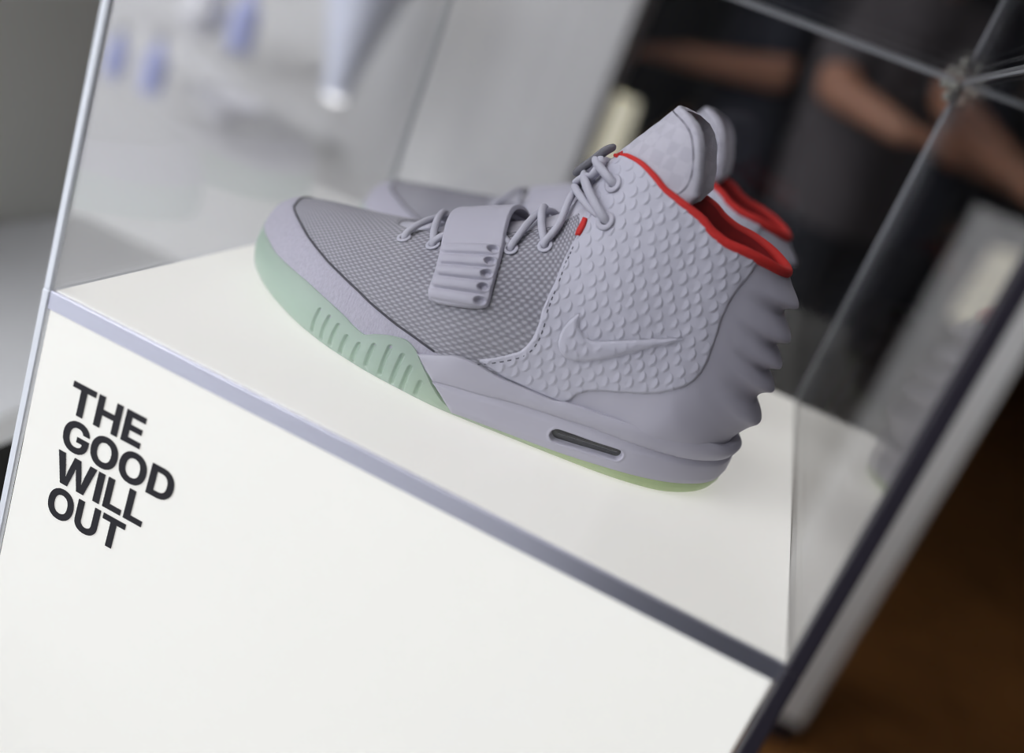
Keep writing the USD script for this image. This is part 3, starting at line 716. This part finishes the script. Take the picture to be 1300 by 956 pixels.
# ---------------------------------------------------------------- beside and behind
sh = thing('side_counter', 'long white side counter beside the lit display stand', 'counter', (0, 0, 0))
obj('worktop', bx(-.433, -.145, -.15, .55, .72, .75, .004), 'counter_white', sh)
obj('body', bx(-.43, -.19, -.13, .53, .09, .72, .002), 'dark_gap', sh)
obj('plinth', bx(-.42, -.21, -.11, .51, 0, .09), 'dark_gap', sh)

pl = thing('display_plinth', 'plain white display plinth at the right, beside the dark corner post of the case', 'plinth', (.718, 1.45, 0))
obj('body', bx(-.079, .079, -.088, .088, .06, 1.10, .003), 'plinth_white', pl); obj('cap', bx(-.08, .08, -.09, .09, 1.10, 1.115, .003), 'plinth_white', pl); obj('foot', bx(-.07, .07, -.08, .08, 0, .06), 'dark_post', pl)

pz = thing('display_plinth', 'dark grey display plinth behind the two people, carrying a white box', 'plinth', (.30, 2.95, 0))
obj('body', bx(-.26, .26, -.2, .2, .05, .95, .004), 'dark_wall', pz); obj('cap', bx(-.265, .265, -.205, .205, .95, .97, .003), 'dark_post', pz); obj('foot', bx(-.23, .23, -.17, .17, 0, .05), 'dark_gap', pz)
sb = thing('shoe_box', 'white cardboard shoe box lying on the dark plinth', 'box', (.33, 2.85, .9705), 8)
obj('tray', bx(-.165, .165, -.095, .095, 0, .10, .002), 'paper_white', sb); obj('lid', bx(-.17, .17, -.1, .1, .075, .112, .002), 'paper_white', sb)

fl = thing('floor_lamp', 'made-up short floor lamp standing in for a cream glow at the end of the white partition', 'lamp', (-.262, 2.68, 0))  # added lamp in place of a bright gap of daylight
obj('base', lathe([(0, 0), (.11, 0), (.11, .012), (.03, .02), (0, .02)]), 'dark_post', fl); obj('pole', lathe([(0, .018), (.009, .018), (.009, .80), (0, .80)], 20), 'steel', fl)
obj('shade', lathe([(.045, .76), (.075, .76), (.06, 1.0), (.04, 1.0), (.058, .775), (.045, .775), (.045, .76)]), 'cream_glow', fl); obj('bulb', trimesh.creation.icosphere(2, .03, ).apply_translation((0, 0, .83)), 'cream_glow', fl)

ws = thing('wall_shelf', 'made-up clear two-tier glass shelf on the pale partition, holding stand-ins for blurred lights', 'shelf', (-.93, 1.6995, 0))  # added to carry shapes that stand in for blurred lights
obj('board', bx(-.24, .26, -.36, 0, .675, .70, .003), 'acrylic_pane', ws); obj('board', bx(-.14, .2, -.36, 0, .84, .86, .003), 'acrylic_pane', ws)
for x in (-.12, .18): obj('bracket', bx(x - .004, x + .004, -.30, 0, .836, .8395, .001), 'steel', ws)
def vase(name, label, cat, loc, prof, m_, neck=None):
    t = thing(name, label, cat, loc); obj('body', lathe(prof), m_, t)
    if neck: obj('rim', lathe(neck), m_, t)
vase('bowl', 'made-up small white bowl standing in for a blurred white light, on the lower shelf board', 'bowl', (-.82, 1.40, .7005), [(0, 0), (.025, 0), (.028, .006), (.06, .035), (.075, .06), (.071, .06), (.055, .037), (.0, .012)], 'porcelain')  # added as a blurred white light
vase('vase', 'made-up round white vase standing in for a blurred white light, on the upper shelf board', 'vase', (-.93, 1.41, .8605), [(0, 0), (.022, 0), (.045, .025), (.05, .055), (.04, .085), (.018, .10), (.018, .115), (.014, .115), (.014, .10), (0, .09)], 'porcelain')  # added as a second blurred white light
def bottle(label, loc, k):  # added shapes that read as blurred blue lights
    t = thing('bottle', label, 'bottle', loc, group='made-up blue bottles standing in for blurred blue lights'); obj('body', lathe([(0, 0), (.028 * k, 0), (.03 * k, .004), (.03 * k, .085 * k), (.012 * k, .11 * k), (.011 * k, .135 * k), (0, .135 * k)]), 'blue_glass', t); obj('stopper', lathe([(0, .135 * k), (.013 * k, .135 * k), (.014 * k, .155 * k), (0, .158 * k)]), 'steel', t)
bottle('made-up blue bottle standing in for a blurred blue light, on the upper shelf board', (-.835, 1.42, .8605), .95)
bottle('larger made-up blue bottle standing in for a blurred blue light, on the lower shelf board', (-1.02, 1.42, .7005), .84)
bottle('smallest made-up blue bottle standing in for a blurred blue light, left on the lower shelf board', (-1.12, 1.42, .7005), .7)
pd = thing('pendant_lamp', 'made-up cone pendant lamp standing in for a blurred bright halo before the partition', 'lamp', (-.597, 1.43, 0))  # added lamp for a soft halo of light behind the left pane
obj('shade', lathe([(.028, .85), (.034, .90), (.06, 1.0), (.10, 1.14), (.105, 1.2), (.08, 1.215), (.01, 1.22), (.01, 1.212), (.098, 1.19), (.055, 1.0), (.026, .86), (.028, .85)]), 'frosted_glass', pd)
obj('bulb', lathe([(0, .835), (.018, .84), (.026, .86), (.022, .90), (.0, .92)]), 'lamp_glow', pd); obj('cord', lathe([(0, 1.21), (.003, 1.21), (.003, HT), (0, HT)], 12), 'dark_thread', pd)

# ---------------------------------------------------------------- people (seen only from shoulder to thigh, out of focus, but built whole)
def balls(c, r):
    s = manifold3d.Manifold.sphere(float(r), 20); return s.translate([float(v) for v in c])
def bone(a, ra, b, rb):
    return manifold3d.Manifold.batch_hull([balls(a, ra), balls(b, rb)])
def blob(parts, step, smooth=8):
    u = manifold3d.Manifold.batch_boolean(parts, manifold3d.OpType.Add).refine_to_length(step)
    mm = u.to_mesh(); t = trimesh.Trimesh(mm.vert_properties[:, :3], mm.tri_verts)
    trimesh.smoothing.filter_taubin(t, iterations=smooth); return t
def hand(w, d, up, curl, side):
    """Palm, four unequal fingers and a thumb, from the wrist w along d; up is the back of the hand."""
    w, d, up = (np.asarray(v, float) for v in (w, d, up)); d = d / np.linalg.norm(d); up = up - d * (up @ d); up /= np.linalg.norm(up); sd = np.cross(d, up) * side
    ps = [manifold3d.Manifold.batch_hull([balls(w + d * .0, .024), balls(w + d * .085 + sd * .026, .013), balls(w + d * .085 - sd * .030, .012), balls(w + d * .05 + sd * .028, .014), balls(w + d * .04 - sd * .026, .013)])]
    for k, (o, L) in enumerate(((.028, .072), (.009, .082), (-.010, .076), (-.029, .058))):
        p = w + d * .08 + sd * o; a = curl * .35; r = .0092 - .0006 * k
        for j, f in enumerate((.46, .31, .23)):
            q = p + (d * math.cos(a) - up * math.sin(a)) * L * f
            ps.append(bone(p, r, q, r * .93)); p = q; a += curl * (.55 + .1 * j); r *= .93
    p = w + d * .03 + sd * .026
    for f, o in ((.040, .75), (.030, .4)):
        q = p + (d * (1 - o * .5) + sd * o - up * .25 * curl) * f; ps.append(bone(p, .0115, q, .0095)); p = q
    return ps
def person(name, label, J, tee, pants, step=.018):
    J = {k: np.array(v, float) for k, v in J.items()}
    o = np.array([J['pelvis'][0], J['pelvis'][1], 0]); t = thing(name, label, 'person', o)
    def put(n, mesh, m_, par=t, **kw):
        mesh = mesh.copy(); mesh.vertices = mesh.vertices - o; return obj(n, mesh, m_, par, smooth=True, **kw)
    f = J['face'] / np.linalg.norm(J['face']); lat = np.cross((0, 0, 1), f); hd = J['head']
    B = [bone(J['neck'], .055, hd - (0, 0, .06), .052)]
    B += [manifold3d.Manifold.batch_hull([balls(hd + (0, 0, .045) - f * .012, .088), balls(hd + (0, 0, .02) + f * .022, .072), balls(hd - (0, 0, .075) + f * .045, .038)])]
    B += [bone(hd + f * .088 + (0, 0, .005), .009, hd + f * .108 - (0, 0, .03), .012)]
    for s in (-1, 1): B += [bone(hd + lat * s * .082 + (0, 0, .01), .016, hd + lat * s * .080 - (0, 0, .025), .011)]
    B += [manifold3d.Manifold.batch_hull([balls(J['chest'] + lat * s * .11 + (0, 0, dz), .095) for s in (-1, 1) for dz in (-.06, .09)]),
          manifold3d.Manifold.batch_hull([balls(J['chest'] + lat * s * .10 - (0, 0, .06), .09) for s in (-1, 1)] + [balls(J['pelvis'] + lat * s * .08, .10) for s in (-1, 1)])]
    for s in 'LR':
        B += [bone(J['neck'] - (0, 0, .03), .05, J['sh' + s], .058), bone(J['sh' + s], .056, J['el' + s], .041), bone(J['el' + s], .041, J['wr' + s], .027)]
        B += [bone(J['hip' + s], .088, J['kn' + s], .056), bone(J['kn' + s], .054, J['an' + s], .038), bone(J['an' + s], .036, J['an' + s] + f * .13 - (0, 0, .035), .034)]
    body_ = blob(B, step)
    H = []
    for s, sg in (('L', 1), ('R', -1)):
        H.append(blob(hand(J['wr' + s], J['hd' + s], J.get('up' + s, np.array([0, 0, 1.])), J.get('curl', np.array(.6)), sg * float(J.get('flip', np.array(1)))) + [bone(J['wr' + s] + (J['wr' + s] - J['el' + s]) * -.12, .026, J['wr' + s], .025)], .006, 5))
    put('body', cat_([body_] + H), 'skin')
    put('hair', blob([manifold3d.Manifold.batch_hull([balls(hd + (0, 0, .062) - f * .022, .090), balls(hd + (0, 0, .03) - f * .04, .080), balls(hd - (0, 0, .03) - f * .055, .055), balls(hd + (0, 0, .095) + f * .03, .055)])], .02, 4), 'dark_hair')
    for s in (-1, 1):
        e = trimesh.creation.icosphere(2, .011); e.apply_translation(hd + f * .083 + lat * s * .031 + (0, 0, .012)); put('eye', e, 'eye_white')
    m_ = trimesh.creation.icosphere(2, 1.0); m_.apply_scale((.012, .022, .007)); R = np.eye(4); R[:3, 0], R[:3, 1] = f, lat; m_.apply_transform(R); m_.apply_translation(hd + f * .083 - (0, 0, .058)); put('lips', m_, 'lip')
    T = [manifold3d.Manifold.batch_hull([balls(J['chest'] + lat * s * .11 + (0, 0, dz), .112) for s in (-1, 1) for dz in (-.06, .09)]),
         manifold3d.Manifold.batch_hull([balls(J['chest'] + lat * s * .10 - (0, 0, .06), .112) for s in (-1, 1)] + [balls(J['pelvis'] + lat * s * .08 + (0, 0, .0), .122) for s in (-1, 1)])]
    for s in 'LR': T += [bone(J['neck'] - (0, 0, .045), .052, J['sh' + s], .072), bone(J['sh' + s], .073, J['sh' + s] + (J['el' + s] - J['sh' + s]) * .72, .060)]
    put('t_shirt', blob(T, .02), tee)
    L = [manifold3d.Manifold.batch_hull([balls(J['pelvis'] + lat * s * .08 - (0, 0, .03), .115) for s in (-1, 1)] + [balls(J['hip' + s], .10) for s in 'LR'])]
    for s in 'LR': L += [bone(J['hip' + s], .102, J['kn' + s], .075), bone(J['kn' + s], .074, J['an' + s] + (0, 0, .03), .062)]
    put('trousers', blob(L, .02), pants)
    for s in 'LR':
        a = J['an' + s]; fl = np.array([a[0], a[1], 0])
        put('shoe', blob([manifold3d.Manifold.batch_hull([balls(fl - f * .05 + (0, 0, .055), .042), balls(fl + f * .15 + (0, 0, .045), .036), balls(fl + f * .05 + (0, 0, .06), .044)]).trim_by_plane([0, 0, 1], .018)], .015, 3), 'black_shoe')
        so = trimesh.convex.convex_hull(np.vstack([fl + f * (.05 + .15 * math.cos(a_)) + lat * .047 * math.sin(a_) + (0, 0, z) for a_ in np.linspace(0, 2 * np.pi, 24, endpoint=False) for z in (.001, .022)])); put('shoe_sole', so, 'white_sole')
    return t
person('person', 'person in a navy t-shirt and black trousers reaching a bare forearm out to the left', dict(face=(-1, -.25, 0), head=(.04, 2.28, 1.70), neck=(.08, 2.28, 1.53), chest=(.10, 2.27, 1.32), pelvis=(.15, 2.27, .98),
    shL=(.10, 2.08, 1.475), elL=(.19, 2.06, 1.215), wrL=(-.035, 1.935, 1.172), hdL=(-.9, -.45, -.22), shR=(.04, 2.46, 1.475), elR=(.10, 2.54, 1.19), wrR=(-.04, 2.44, .98), hdR=(-.5, -.3, -.8),
    hipL=(.15, 2.18, .92), hipR=(.13, 2.37, .92), knL=(.14, 2.15, .50), knR=(.12, 2.40, .50), anL=(.17, 2.14, .075), anR=(.15, 2.41, .075)), 'navy_cotton', 'black_denim')
person('person', 'person in a dark grey t-shirt with both bare forearms raised towards the white plinth', dict(face=(.8, -.6, 0), head=(.47, 2.0, 1.69), neck=(.43, 2.04, 1.52), chest=(.43, 2.06, 1.31), pelvis=(.46, 2.08, .97),
    shR=(.29, 1.93, 1.465), elR=(.325, 1.80, 1.225), wrR=(.475, 1.70, 1.19), hdR=(.75, .45, .05), shL=(.56, 2.16, 1.465), elL=(.56, 1.90, 1.285), wrL=(.715, 1.665, 1.19), hdL=(.6, -.6, -.25),
    hipR=(.40, 2.0, .91), hipL=(.52, 2.15, .91), knR=(.45, 1.97, .49), knL=(.57, 2.13, .49), anR=(.44, 2.0, .075), anL=(.56, 2.16, .075)), 'grey_cotton', 'black_denim')
